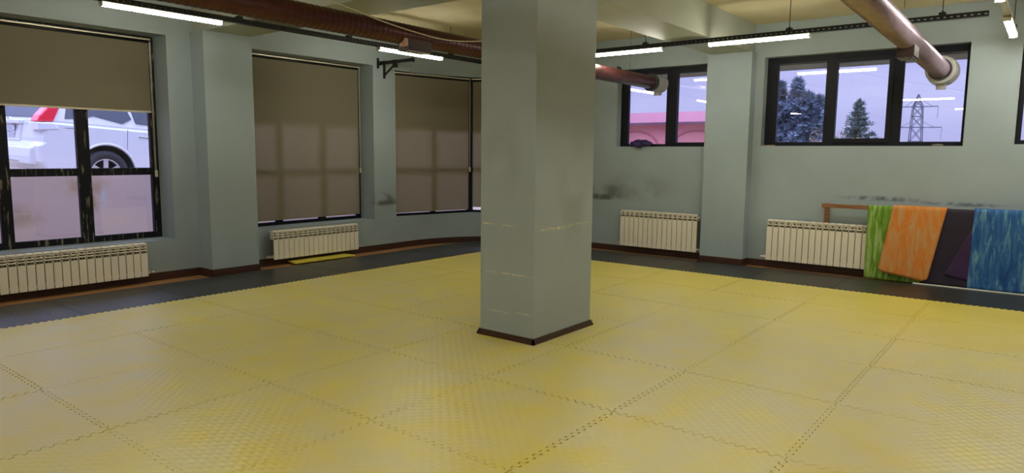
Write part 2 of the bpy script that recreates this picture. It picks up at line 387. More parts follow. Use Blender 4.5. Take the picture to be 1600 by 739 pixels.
window(2, (4.43, 7.72), (6.63, 7.72), .48, 2.84, rel(4.43, [(4.43, 4.52), (5.12, 5.22), (5.85, 5.96), (6.56, 6.63)]), [(.48, .525), (1.20, 1.28), (1.90, 1.96), (2.76, 2.84)], M_frame, blank=1.8, label='window behind the closed blind right of the pier')
P0, P1, P2 = (7.10, 7.50), (8.63, 7.17), (9.42, 5.68)
def seglen(a, c): return (Vector(c) - Vector(a)).length
l1, l2 = seglen(P0, P1), seglen(P1, P2)
window(3, P0, P1, .49, 2.81, [(0, .06), (l1 * .48, l1 * .48 + .08), (l1 - .05, l1 + .005)], [(.49, .53), (1.2, 1.28), (1.90, 1.96), (2.75, 2.81)], M_frame, blank=1.8, label='window facet with closed blind, left of the column')
window(4, P1, P2, .49, 2.81, [(0.005, .06), (l2 * .48, l2 * .48 + .08), (l2 - .06, l2)], [(.49, .53), (1.2, 1.28), (1.90, 1.96), (2.75, 2.81)], M_frame, blank=1.8, label='window facet mostly hidden by the column')
def ywin(idx, x, yl, yr, z0, z1, bars, hb, label, sash=None):   # seen from inside, left edge at larger y; u = yl - y
    return window(idx, (x, yl), (x, yr), z0, z1, [(yl - p, yl - q) for p, q in bars], hb, M_frame, label=label, sash=[(yl - p, yl - q, v0, v1, t) for p, q, v0, v1, t in (sash or [])])
ywin(5, 9.42, 4.60, 3.06, 1.65, 2.84, [(4.60, 4.47), (3.82, 3.67), (3.12, 3.06)], [(1.65, 1.69), (2.75, 2.84)], 'high window looking on the red building', [(3.70, 3.09, 1.66, 2.80, .055)])
ywin(6, 9.42, 2.31, -.06, 1.66, 2.86, [(2.31, 2.16), (1.54, 1.42), (.78, .63), (-.02, -.06)], [(1.66, 1.715), (2.775, 2.86)], 'high window with trees and pylon beyond', [(1.46, .74, 1.70, 2.80, .06)])
ywin(7, 9.42, -.55, -2.9, 1.68, 2.86, [(-.55, -.60), (-1.35, -1.48), (-2.1, -2.23), (-2.84, -2.9)], [(1.68, 1.73), (2.78, 2.86)], 'high window at the right edge of the picture')
ywin(8, 9.42, -3.4, -5.6, 1.66, 2.86, [(-3.4, -3.46), (-4.45, -4.55), (-5.54, -5.6)], [(1.66, 1.72), (2.78, 2.86)], None)
window(9, (-3.6, 7.72), (-1.2, 7.72), .46, 2.86, [(0, .08), (.76, .86), (1.52, 1.62), (2.32, 2.4)], [(.46, .53), (1.225, 1.31), (2.76, 2.86)], M_frame)

# ------------------------------------------------------------------ roller blinds
def blind(a, c, ztop, zbot, label, cord_side=1, group=None):
    a, c = Vector(a), Vector(c); d = c - a; ln = d.length
    e = empty('roller_blind', (a.x, a.y, zbot), math.atan2(d.y, d.x)); tag(e, label, 'blind')
    H = ztop - zbot
    b = MB(); n = 24                                   # cloth with a very slight belly
    vs = []
    for k in range(2):
        vs.append([[b.bm.verts.new((.02 + (ln - .04) * i / n, -.0006 * (1 - 2 * k) + .004 * math.sin(i * .9) * math.sin(math.pi * j / 8) * .4, .018 + (H - .02) * j / 8)) for j in range(9)] for i in range(n + 1)])
    for k in range(2):
        for i in range(n):
            for j in range(8): b.bm.faces.new((vs[k][i][j], vs[k][i + 1][j], vs[k][i + 1][j + 1], vs[k][i][j + 1]))
    b.build('fabric', M_fabric, e, smooth=True)
    MB().box(.02, ln - .02, -.006, .006, 0, .02).build('bottom_bar', M_alu if zbot > 1 else M_fabric, e, bevel=.003)
    MB().cyl((.01, 0.008, H + .0), (ln - .01, 0.008, H + .0), .019, 16).build('roller', M_black, e, smooth=True)
    MB().box(0, ln, -.03, -.012, H + .014, H + .032).build('head_rail', M_alu, e, bevel=.002)
    x = ln - .015 if cord_side > 0 else .015
    b = MB(); 
    zl = max(-.75, .2 - zbot + .3)
    b.cyl((x, -.02, H), (x, -.02, 1.25 - zbot), .0022, 6).cyl((x + .012, -.02, H), (x + .012, -.02, 1.25 - zbot), .0022, 6)
    b.build('pull_cord', M_alu, e)
    MB().box(x - .006, x + .024, -.032, -.010, 1.25 - zbot - .05, 1.25 - zbot + .03).build('cord_weight', M_alu, e, bevel=.004)
    return e
blind((1.16, 7.655), (3.455, 7.655), 2.80, 1.965, 'half raised beige roller blind above the white car')
blind((4.44, 7.655), (6.595, 7.655), 2.795, .555, 'closed beige roller blind behind the radiator with the yellow strip under it')
def off(p, q, t0, t1, k):
    p, q = Vector(p), Vector(q); d = (q - p); L_ = d.length; d.normalize(); n = Vector((d.y, -d.x))
    return tuple(p + d * t0 + n * k), tuple(p + d * (L_ - t1) + n * k)
a, c = off(P0, P1, .0, .045, .062); blind(a, c, 2.76, .545, 'closed beige roller blind between dirty wall patch and black mullion')
a, c = off(P1, P2, .06, .05, .062); blind(a, c, 2.76, .585, 'narrow slice of closed beige blind touching the column, beyond the mullion')

# ------------------------------------------------------------------ puzzle mats
NT, AMP, GAP = 16, .014, .0062
def edge_profile(reverse=False):
    pts = [(0, 0)]
    for k in range(NT):
        for (u, v) in ((.0, 0), (.06, 1), (.44, 1), (.56, -1), (.94, -1)):
            pts.append((.03 + .94 * (k + u) / NT, v * AMP))
    pts.append((.97, 0))
    pts.append((1.0, 0))
    return pts
PROF = edge_profile()
def mat_outline(straight=(), notch=None, cut=None):
    """unit mat outline ccw, sides: 0 bottom (y=0), 1 right, 2 top, 3 left"""
    out = []
    def side(k):
        s = [(0, 0), (1, 0)] if k in straight else PROF
        return s
    g = GAP / 2
    out += [(u, v + g) for u, v in side(0)][:-1]
    right = [(1 + v - g, u) for u, v in side(1)][:-1]
    if notch and notch[0] == 1:
        _, n0, n1, dep = notch
        right = [p for p in right if p[1] < n0 - .004] + [(1 - g, n0), (1 - dep, n0), (1 - dep, n1), (1 - g, n1)] + [p for p in right if p[1] > n1 + .004]
    out += right
    out += [(u, 1 + v - g) for u, v in reversed(side(2))][:-1]
    left = [(0 + v + g, u) for u, v in reversed(side(3))][:-1]
    if notch and notch[0] == 3:
        _, n0, n1, dep = notch
        left = [p for p in left if p[1] > n1 + .004] + [(g, n1), (dep, n1), (dep, n0), (g, n0)] + [p for p in left if p[1] < n0 - .004]
    out += left
    return out
def mat_mesh(name, m, outline, th=.02):
    b = MB(); n = len(outline)
    cx = sum(p[0] for p in outline) / n; cy = sum(p[1] for p in outline) / n
    B_ = [b.bm.verts.new((x - .5, y - .5, -th)) for x, y in outline]
    T = [b.bm.verts.new((x - .5, y - .5, 0)) for x, y in outline]
    for i in range(n): b.bm.faces.new((B_[i], B_[(i + 1) % n], T[(i + 1) % n], T[i]))
    _v, _e, tris, ov, _oe, _of = delaunay_2d_cdt([Vector(p) for p in outline], [], [list(range(n))], 1, 1e-7)
    for t in tris:
        ids = [ov[k][0] for k in t]
        b.bm.faces.new([T[k] for k in ids]); b.bm.faces.new([B_[k] for k in reversed(ids)])
    return b.mesh(name, m)
ME_Y = mat_mesh('yellow_mat', M_yellow, mat_outline())
ORD = ['first', 'second', 'third', 'fourth', 'fifth', 'sixth', 'seventh', 'eighth', 'ninth', 'tenth']
def place_mat(me, name, i, j, label, group, jit=1.0):
    o = bpy.data.objects.new(name, me); COL.objects.link(o)
    o.location = (i + .5 + rnd.uniform(-.0024, .0024) * jit, j + .5 + rnd.uniform(-.0024, .0024) * jit, 0)
    tag(o, label, 'mat', group)
    return o
cells = [(i, j) for i in range(0, 8) for j in range(-3, 6)]
vis = {0: (1, 5), 1: (0, 5), 2: (-1, 5), 3: (-2, 5), 4: (-3, 5), 5: (-3, 5), 6: (-3, 5), 7: (-3, 5)}
for (i, j) in cells:
    if not (vis[i][0] <= j <= vis[i][1]): continue
    a_, b_ = 5 - j, 7 - i
    lab = 'yellow puzzle mat, %s row from the blinds side strip, %s from radiator wall strip' % (ORD[a_], ORD[b_])
    me = ME_Y
    if (i, j) == (3, 2): me = mat_mesh('yellow_mat_notched', M_yellow, mat_outline(notch=(1, .205, .805, .165))); lab = 'yellow puzzle mat cut around the left face of the grey column'
    elif (i, j) == (4, 2): me = mat_mesh('yellow_mat_notched', M_yellow, mat_outline(notch=(3, .205, .805, .745))); lab = 'yellow puzzle mat cut around the right and rear faces of the grey column'
    place_mat(me, 'puzzle_mat', i, j, lab, 'yellow puzzle mats')
# black border
ME_BL = mat_mesh('black_mat', M_blk, mat_outline(straight=(2,)))
ME_BR = mat_mesh('black_mat', M_blk, mat_outline(straight=(1,)))
ME_BC = mat_mesh('black_mat', M_blk, [(0.001, .001), (1, .001), (1.0, 1), (.0, 1)])
for i in range(1, 8):
    place_mat(ME_BL, 'border_mat', i, 6.0, 'black ribbed border mat by the windows wall, %s one counted from the corner' % ORD[7 - i + 0], 'black border mats')
for j in range(-3, 6):
    place_mat(ME_BR, 'border_mat', 8.0, j, 'black border mat along the radiator wall, %s one counted from the corner' % ORD[5 - j], 'black border mats')
# corner filler following the curve
pts = [(8.002, 6.002)] + [(9.0, 6.002)] + [p for p in arc(1.74, 24, 0, 90) if p[0] < 9.0 and p[1] > 6.0 and p[0] > 8.002 and p[1] < 7.0]
pts += [(8.002, 6.998)]
b = MB(); b.prism([(x, y) for x, y in pts], 'z', FZ, 0)
tag(b.build('border_mat', M_blk), 'black mat piece filling the rounded corner behind the column', 'mat', 'black border mats')
# loose yellow offcut under the second radiator
b = MB(); b.prism([(4.97, 7.06), (5.99, 7.05), (5.97, 7.30), (5.02, 7.31)], 'z', .004, .022)
tag(b.build('mat_offcut', M_ycln, bevel=.002), 'loose bright yellow mat strip on the floor under a radiator', 'mat')

# ------------------------------------------------------------------ the column
e = empty('column', (4.29, 2.51, FZ)); tag(e, 'large square grey column with scratch lines standing on the yellow mats', 'column')
def inpar(o, p): o.parent = p; o.matrix_parent_inverse = Matrix.Translation(-Vector(p.location)); return o
inpar(MB().box(3.86, 4.72, 2.23, 2.79, FZ, CZ - .002).build('shaft', M_col, bevel=.006), e)
b = MB()
for p, q in (((4.72, 2.23), (3.86, 2.23)), ((3.86, 2.23), (3.86, 2.79)), ((3.86, 2.79), (4.72, 2.79)), ((4.72, 2.79), (4.72, 2.23))):
    a = Vector(p); c = Vector(q); d = (c - a).normalized(); n = Vector((-d.y, d.x))
    for (k, z0, z1) in ((.022, FZ, .012), (.016, .012, .030), (.009, .030, .045)):
        a2 = a - d * k; c2 = c + d * k
        b.prism([(v.x, v.y) for v in (a2, c2, c2 + n * k, a2 + n * k)], 'z', z0, z1)
inpar(b.build('skirting', M_skirt), e)

# ------------------------------------------------------------------ radiators
def section_mesh(h):
    """one aluminium radiator section, pitch .08 along x, front face toward -y, bottom at z=0; louvred head on top"""
    b = MB(); w_ = .072
    x0, x1 = -w_ / 2, w_ / 2
    top = h; th = .095 if h > .45 else .115
    b.box(x0, x1, -.048, -.036, 0, top - th)                       # front plate
    b.cyl((-.0399, 0, .035), (.0399, 0, .035), .02, 12).cyl((-.0399, 0, top - .05), (.0399, 0, top - .05), .02, 12)
    for sx_ in (x0, x1 - .004):                                    # cheeks of the head
        b.prism([(-.046, top - th), (.04, top - th), (.04, top), (-.020, top), (-.046, top - .020)], 'x', sx_, sx_ + .004)
    b.prism([(-.040, top - .012), (-.020, top + .002), (.040, top + .002), (.040, top - .004), (-.018, top - .004), (-.034, top - .016)], 'x', x0, x1)
    for k in range(2 if h < .45 else 1):
        z = top - th + .030 + k * .030
        b.prism([(-.047, z), (-.030, z + .010), (-.028, z + .007), (-.045, z - .004)], 'x', x0 + .004, x1 - .004)
    b.box(x0, x1, -.048, -.044, top - .030, top - .020)
    nf = len(b.bm.faces)
    b.box(x0 + .002, x1 - .002, .030, .044, 0.03, top - .03)
    b.box(-.010, .010, -.036, .030, .015, top - .02)
    b.box(x0 + .004, x1 - .004, -.012, -.006, top - th - .01, top - .006)  # dark backing that stands in for the shade behind the louvres
    for f in list(b.bm.faces)[nf:]: f.material_index = 1
    return b
def radiator(name_label, h, n, loc, rz, valves):
    e = empty('radiator', loc, rz); tag(e, name_label, 'radiator', None)
    me = section_mesh(h).mesh('section', M_enamel); me.materials.append(M_inner_shade)
    first = bpy.data.objects.new('section', me); COL.objects.link(first); first.parent = e
    bv = first.modifiers.new('bevel', 'BEVEL'); bv.width = .0025; bv.segments = 2; bv.limit_method = 'ANGLE'
    first.location = (-(n - 1) * .04, 0, 0)
    for k in range(1, n): copy_of(first, e, (-(n - 1) * .04 + k * .08, 0, 0))
    half = n * .04
    for s in valves:
        b = MB(); zc = .035
        b.cyl((s * half, 0, zc), (s * (half + .03), 0, zc), .014, 12).cyl((s * (half + .03), 0, zc - .018), (s * (half + .03), 0, zc + .022), .011, 12)
        b.cyl((s * (half + .03), 0, zc), (s * (half + .03), .09, zc), .009, 10).cyl((s * (half + .03), 0, zc), (s * (half + .075), 0, zc), .009, 10)
        b.cyl((s * (half + .055), 0, zc), (s * (half + .085), 0, zc), .015, 12, .012)
        b.build('valve', M_brass, e, smooth=False, bevel=.001)
    for u in (-half + .12, half - .12):
        MB().box(u - .012, u + .012, .044, .09, h - .09, h - .06).build('bracket', M_white, e)
    MB().cyl((half if -1 in valves else -half, 0, h - .05), ((half + .014) if -1 in valves else (-half - .014), 0, h - .05), .018, 12).build('plug', M_enamel, e)
    return e
radiator('long low cream radiator under the half raised blind, cut by the left edge', .385, 22, (3.115 - .88, 7.268, .07), 0, (1,))
radiator('low cream radiator above the loose yellow strip, right of the pier', .385, 18, (5.47, 7.268, .07), 0, (-1, 1))
radiator('tall cream radiator between column and right pier', .555, 16, (9.155, 3.765, .10), R(-90), (-1, 1))
radiator('tall cream radiator beside the hanging yoga mats', .555, 18, (9.155, 1.40, .10), R(-90), (-1,))

# ------------------------------------------------------------------ wooden rail and hanging mats
e = empty('wooden_rail', (9.24, .3, FZ)); tag(e, 'brown wooden rail above the radiator, carrying the yoga mats', 'rail')
inpar(MB().box(9.055, 9.125, -2.2, 1.415, .865, .915).build('top_bar', M_woodrail, bevel=.004), e)
for y in (1.385, -.45, -2.15):
    inpar(MB().box(9.205, 9.248, y - .028, y + .028, .5, .865).build('post', M_woodrail, bevel=.003), e)
    inpar(MB().box(9.125, 9.248, y - .028, y + .028, .867, .913).build('bracket_arm', M_woodrail, bevel=.003), e)

def hung_mat(top, bot, layer, zb, m, label, back=.35, skew=0, rounded=0, wob=.004, seed=0, zb2=None, flare=0):
    """top=(yL,yR) on the bar, bot=(yL,yR) at the lower front edge; zb lower height left, zb2 right"""
    zb2 = zb if zb2 is None else zb2
    th = .0055; off_ = .003 + layer * .0072
    nu, nv = 28, 40
    xf, xb, zt = 9.055 - off_, 9.125 + off_, .915 + off_
    rr = random.Random(seed); ph = rr.uniform(0, 6)
    def P(u, v, t):                     # v in 0..1 front bottom -> top, 1..1.5 across bar and down the back
        yt = top[0] + (top[1] - top[0]) * u; yb = bot[0] + (bot[1] - bot[0]) * u; zbb = zb + (zb2 - zb) * u
        if v <= 1:
            z = zbb + (zt - .012 - zbb) * v; y = yb + (yt - yb) * v
            x = xf - flare * (1 - v) ** 2 - t + wob * math.sin(u * 7 + ph) * (1 - v) * (1 if flare else .5)
            return (x, y, z)
        k = (v - 1) / .5
        if k < .34:
            a_ = k / .34; x = xf - t + (xb - xf + 2 * t) * a_; z = zt + t * .6 - .012 * (abs(a_ - .5) * 2) ** 6 + (0 if .05 < a_ < .95 else 0)
            return (x, yt, z)
        q = (k - .34) / .66
        return (xb + t, yt + (yt - yb) * q * .2, zt - .012 - back * q)
    b = MB(); G = []
    for t in (0, th):
        g = []
        for i in range(nu + 1):
            row = []
            for j in range(nv + 1):
                u = i / nu; v = j / nv * 1.5
                if rounded and v < 1:
                    H_ = zt - zb; Wd = abs(bot[1] - bot[0]); dz = v * H_; r_ = rounded
                    if dz < r_:
                        cut = r_ - math.sqrt(max(0, r_ * r_ - (r_ - dz) ** 2)); cut /= Wd
                        u = cut + u * (1 - 2 * cut)
                row.append(b.bm.verts.new(P(u, v, t)))
            g.append(row)
        G.append(g)
    A, B_ = G
    for i in range(nu):
        for j in range(nv):
            b.bm.faces.new((A[i][j], A[i + 1][j], A[i + 1][j + 1], A[i][j + 1]))
            b.bm.faces.new((B_[i][j], B_[i][j + 1], B_[i + 1][j + 1], B_[i + 1][j]))
    for i in range(nu):
        for j in (0, nv): b.bm.faces.new((A[i][j], B_[i][j], B_[i + 1][j], A[i + 1][j]))
    for j in range(nv):
        for i in (0, nu): b.bm.faces.new((A[i][j], A[i][j + 1], B_[i][j + 1], B_[i][j]))
    o = b.build('yoga_mat', m, smooth=True)
    tag(o, label, 'yoga mat', 'mats hanging on the wooden rail')
    return o
M_gm = marble_mat('green_marbled', (.075, .20, .02), (.19, .36, .035), (.50, .60, .30), 3.0, (1, 6, .7))
M_om = marble_mat('orange_marbled', (.68, .20, .025), (.66, .27, .07), (.55, .38, .20), 3.6, (1, 3.4, .8))
M_bm = marble_mat('blue_marbled', (.018, .075, .27), (.035, .14, .38), (.22, .42, .52), 2.6, (1, 4.2, .8))
M_pm = mat('purple_foam', (.022, .014, .036), .75, var=.1)
M_vm = mat('violet_foam', (.045, .018, .075), .75, var=.1)
hung_mat((.862, .262), (.860, .235), 0, .003, M_gm, 'green and white marbled yoga mat, leftmost on the wooden rail', seed=1)
hung_mat((.250, -.352), (.225, -.37), 0, .003, M_pm, 'plain dark purple yoga mat between the orange and blue ones', seed=2)
hung_mat((-.33, -.80), (.0, -.52), 1, .14, M_vm, 'violet yoga mat with one corner showing left of the blue mat', seed=5, zb2=.03)
hung_mat((.585, .02), (.705, .165), 2, .115, M_om, 'orange marbled yoga mat with rounded corners hanging skewed over the green one', rounded=.05, seed=3, zb2=.035, flare=.03)
hung_mat((-.250, -.86), (-.240, -.85), 3, .012, M_bm, 'blue marbled yoga mat at the right end, cut by the picture edge', seed=4)
b = MB(); b.box(8.985, 9.02, -1.55, .31, 0.0005, .014)
tag(b.build('white_batten', M_white, bevel=.003), 'thin white batten lying on the black mats below the yoga mats', 'batten')

# ------------------------------------------------------------------ ducts
def duct(y0, y1, xa, xb, z0, z1, r, pitch, m, label, cap_x, capr, ridge=.006):
    """corrugated duct along x from xa to xb"""
    e = empty('ventilation_duct', (xb, y1, z1)); tag(e, label, 'duct')
    n = int((xb - xa) / pitch); pts = []; rs = []
    for k in range(n * 4 + 1):
        f = k / (n * 4); pts.append((xa + (xb - xa) * f, y0 + (y1 - y0) * f, z0 + (z1 - z0) * f))
        rs.append(r + (0, .35, 1, .35)[k % 4] * ridge)
    b = MB(); nseg = 28; rings = []
    for p, q in zip(pts, rs):
        rings.append([b.bm.verts.new((p[0], p[1] + q * math.cos(2 * math.pi * i / nseg), p[2] + q * math.sin(2 * math.pi * i / nseg))) for i in range(nseg)])
    for A, B in zip(rings, rings[1:]):
        for i in range(nseg): b.bm.faces.new((A[i], A[(i + 1) % nseg], B[(i + 1) % nseg], B[i]))
    b.bm.faces.new(rings[0][::-1]); b.bm.faces.new(rings[-1])
    inpar(b.build('hose', m, smooth=True), e)
    c = (y1, z1)
    b = MB(); b.cyl((xb - .035, *c), (xb + .02, *c), r + .034, 32).cyl((xb - .05, *c), (xb - .02, *c), r + .012, 32)
    b.bar((xb - .01, c[0] + r * .2, c[1] + r + .02), (xb - .01, c[0] - r * .3, c[1] + r + .035), .02, .012)
    inpar(b.build('collar', M_collar, bevel=.003), e)
    b = MB(); b.cyl((xb + .02, *c), (cap_x, *c), capr * .93, 32, capr).cyl((cap_x, *c), (cap_x + .025, *c), capr * 1.03, 32)
    b.box(cap_x - .10, cap_x - .03, c[0] - .05, c[0] + .05, c[1] - capr - .045, c[1] - capr * .8)
    inpar(b.build('wall_cap', M_cap, bevel=.004), e)
    return e
def outlet(e, m, x, y, z, sx_, sy_, sz_):
    b = MB(); t = .006
    b.box(x - sx_, x + sx_, y - sy_, y + sy_, z, z + sz_)
    b.box(x - sx_ - .012, x + sx_ + .012, y - sy_ - .012, y + sy_ + .012, z - .006, z)
    o = inpar(b.build('outlet_box', m, bevel=.002), e)
    b = MB()
    for k in range(5): b.box(x - sx_ + .01, x + sx_ - .01, y - sy_ + .01 + k * sy_ * .4, y - sy_ + .016 + k * sy_ * .4, z - .012, z - .006)
    g = b.build('grille', M_lamph, o)
d1 = duct(3.97, 3.93, -5.5, 9.08, 2.655, 2.60, .094, .06, M_duct, 'maroon corrugated duct passing behind the column to the red building window', 9.37, .13, ridge=.0035)
d2 = duct(.20, .21, -5.5, 9.06, 2.86, 2.545, .090, .046, M_duct2, 'pinkish shiny corrugated duct ending in the window with the pylon', 9.33, .17, ridge=.015)
outlet(d1, M_ductbox, 4.22, 3.93, 2.475, .15, .07, .12)
b = MB(); b.box(4.02, 4.065, 3.86, 3.93, 2.50, 2.57); inpar(b.build('sticker', mat('pink_label', (.75, .45, .38), .6), d1), d1)
outlet(d2, M_ductbox, 6.83, .20, 2.425, .13, .07, .14)
outlet(d2, M_ductbox, 4.62, .35, 2.625, .13, .06, .10)
# hangers of the ducts
b = MB()
for x in (5.4, 8.42): b.cyl((x, 3.93, 2.72), (x, 3.93, CZ), .0022, 6)
for x in (8.1,): b.bar((x - .06, 3.93, 2.715), (x + .06, 3.93, 2.715), .012, .03).bar((x - .05, 3.93, 2.73), (x - .05, 3.93, 2.79), .012)
inpar(b.build('hanger', M_black), d1)
b = MB()
for x in (3.1, 6.55): b.cyl((x, .21, 2.82), (x, .21, CZ), .0022, 6)
inpar(b.build('hanger', M_black), d2)
# loose white cable draped over the duct
pts = []
ctrl = [(2.2, 3.84, 2.84), (3.05, 3.84, 2.765), (3.4, 3.82, 2.715), (3.72, 3.81, 2.665), (4.11, 3.80, 2.625), (4.53, 3.80, 2.61), (4.96, 3.80, 2.655), (5.5, 3.84, 2.745), (6.4, 3.90, 2.72)]
def catmull(P, n=8):
    out = []
    for i in range(len(P) - 1):
        p0, p1, p2, p3 = (Vector(P[max(i - 1, 0)]), Vector(P[i]), Vector(P[i + 1]), Vector(P[min(i + 2, len(P) - 1)]))
        for k in range(n):
            t = k / n
            out.append(.5 * ((2 * p1) + (-p0 + p2) * t + (2 * p0 - 5 * p1 + 4 * p2 - p3) * t * t + (-p0 + 3 * p1 - 3 * p2 + p3) * t ** 3))
    out.append(Vector(P[-1])); return out
tag(MB().tube(catmull(ctrl), .0055, 8).build('cable', M_cable, smooth=True), 'white cable sagging along the maroon duct left of the column', 'cable')

# ------------------------------------------------------------------ cable trays and tube lamps
TZ0, TZ1 = 2.862, 2.912
def channel(b, a, c):
    """slotted strut channel from a to c (plan points)"""
    a, c = Vector(a), Vector(c); d = c - a; ln = d.length; d.normalize()
    ang = math.atan2(d.y, d.x); M = Matrix.Translation((a.x, a.y, 0)) @ Matrix.Rotation(ang, 4, 'Z')
    w2 = .023
    for s in (-1, 1):
        y0, y1 = (s * w2 - .0015, s * w2 + .0015)
        b.box(0, ln, y0, y1, TZ0, TZ0 + .017, M).box(0, ln, y0, y1, TZ1 - .016, TZ1, M)
        n = int(ln / .056)
        for k in range(n + 1): b.box(k * .056, min(k * .056 + .028, ln), y0, y1, TZ0 + .017, TZ1 - .016, M)
    b.box(0, ln, -w2, w2, TZ0, TZ0 + .003, M)
    b.box(0, ln, -w2 - .008, -w2, TZ0, TZ0 + .003, M).box(0, ln, w2, w2 + .008, TZ0, TZ0 + .003, M)
def tray(a, c, rods, label, m=None):
    a2 = Vector(a); e = empty('cable_tray', (a2.x, a2.y, TZ0)); tag(e, label, 'cable tray')
    b = MB(); channel(b, a, c); inpar(b.build('channel', m or M_black), e)
    d = (Vector(c) - a2).normalized()
    for t in rods:
        p = a2 + d * t
        b = MB(); b.cyl((p.x, p.y, TZ1), (p.x, p.y, CZ), .004, 8)
        inpar(b.build('hanging_rod', M_black), e)
        b = MB(); n = Vector((-d.y, d.x))
        q0 = p - d * .03; q1 = p + d * .03
        b.bar((q0.x, q0.y, TZ1 + .012), (q1.x, q1.y, TZ1 + .012), .06, .024)
        b.cyl((p.x, p.y, TZ1 + .024), (p.x, p.y, TZ1 + .04), .010, 8)
        inpar(b.build('clamp', M_black), e)
    return e
def lamp(a, ang, label, ln=1.16, first=[None]):
    """linear fitting hanging below a tray, starting at a and running along ang"""
    e = empty('tube_lamp', (a[0], a[1], 2.8145), ang); tag(e, label, 'lamp', 'linear lamps under the cable trays')
    if first[0] is None:
        h = MB().box(0, ln, -.032, .032, .036, .047)
        h.bm.normal_update()
        ho = h.build('housing', M_lamph, e, bevel=.002)
        prof = [(-.033, .036), (-.034, .022), (-.025, .007), (-.012, .002), (.012, .002), (.025, .007), (.034, .022), (.033, .036)]
        b = MB(); b.prism(prof, 'x', .012, ln - .012); do = b.build('diffuser', M_lamp, e)
        b = MB(); b.box(0, .012, -.036, .036, .0, .047).box(ln - .012, ln, -.036, .036, .0, .047)
        b.cyl((ln, .0, .03), (ln + .05, .0, .045), .004, 8)
        co = b.build('end_cap', M_white, e, bevel=.002)
        first[0] = (ho, do, co)
    else:
        for o in first[0]: copy_of(o, e)
    return e
tray((-5.8, 5.98), (7.0 + .58, 5.98), [2.0, 4.4, 6.9, 9.43, 10.88, 12.69], 'black slotted cable tray hanging in front of the blinds')
tray((7.62, 5.95), (7.62, -.33), [2.67, 4.44, 5.90], 'black slotted cable tray crossing right of the column')
tray((7.62, -.62), (7.62, -6.5), [.35, 3, 5.5], 'short black piece of cable tray at the top right corner')
tray((-5.8, -.47), (9.2, -.47), [1.5, 4, 6.5, 9, 11.2, 13.0, 14.6], 'silver cable tray running to the window wall, upper right corner', M_alu)
tray((1.0, -6.5), (1.0, 5.9), [1, 4, 7, 10], 'black cable tray overhead outside the picture')
tray((-3.0, -6.5), (-3.0, 5.9), [1, 4, 7, 10], 'black cable tray at the rear of the room')
lamp((2.27, 5.98), 0, 'lit tube lamp above the half raised blind, top left')
lamp((5.54, 5.98), 0, 'lit tube lamp above the wall bracket, left of the column')
lamp((7.62, 3.03), R(90), 'lit tube lamp directly right of the column top')
lamp((7.62, 1.28), R(90), 'lit tube lamp above the right pier')
lamp((7.62, -2.0), R(90), 'tube lamp beyond the right edge on the far tray')
lamp((7.72, -.47), 0, 'lit tube lamp at the top right corner, the lower of two')
lamp((5.55, -.47), 0, 'lit tube lamp end touching the top edge at the upper right')
for x, q in ((2.6, 'nearest'), (-.6, 'second nearest'), (-4.2, 'farthest')): lamp((x, -.47), 0, 'tube lamp on the silver tray, %s to the column, outside the picture' % q)
for y, q in ((.95, 'window side'), (-3.2, 'rear')): lamp((1.0, y), R(90), 'tube lamp at the %s end of the overhead black tray' % q)
for y, q in ((4.5, 'window side'), (.2, 'middle'), (-4.0, 'far dark')): lamp((-3.0, y), R(90), 'tube lamp at the rear of the room, %s one' % q)
lamp((-1.1, 5.98), 0, 'tube lamp left of the picture on the window side tray')

# ------------------------------------------------------------------ wall bracket with chain
e = empty('wall_bracket', (6.78, 7.36, 2.82)); tag(e, 'black steel punching bag bracket on the wall between two closed blinds', 'wall bracket')
b = MB(); b.box(6.71, 6.75, 7.345, 7.359, 2.80, 2.955).box(6.71, 6.86, 7.345, 7.359, 2.86, 2.90).box(6.835, 6.875, 7.345, 7.359, 2.66, 2.93)
b.box(6.75, 6.76, 7.30, 7.359, 2.85, 2.91)
inpar(b.build('mounting_plate', M_black, bevel=.002), e)
b = MB(); b.bar((6.79, 7.35, 2.885), (6.79, 6.66, 2.885), .045, .045).box(6.76, 6.82, 6.64, 6.665, 2.855, 2.915)
b.bar((6.71, 7.33, 2.885), (6.87, 7.33, 2.885), .03)
inpar(b.build('arm', M_black, bevel=.002), e)
b = MB(); b.bar((6.845, 7.345, 2.70), (6.80, 7.02, 2.87), .035, .012).box(6.77, 6.83, 7.02, 7.07, 2.80, 2.915)
inpar(b.build('brace', M_black, bevel=.002), e)
b = MB()
for k in range(5):
    z = 2.86 - k * .024
    for s in (-1, 1): b.cyl((6.79 + (s * .006 if k % 2 else 0), 6.70 + (0 if k % 2 else s * .006), z), (6.79 + (s * .006 if k % 2 else 0), 6.70 + (0 if k % 2 else s * .006), z - .026), .002, 6)
b.tube([Vector((6.79, 6.70 + .014 * math.sin(t), 2.73 - .018 + .018 * math.cos(t))) for t in [i * .45 for i in range(12)]], .003, 6)
inpar(b.build('chain', mat('chain_steel', (.25, .24, .22), .4, .8)), e)

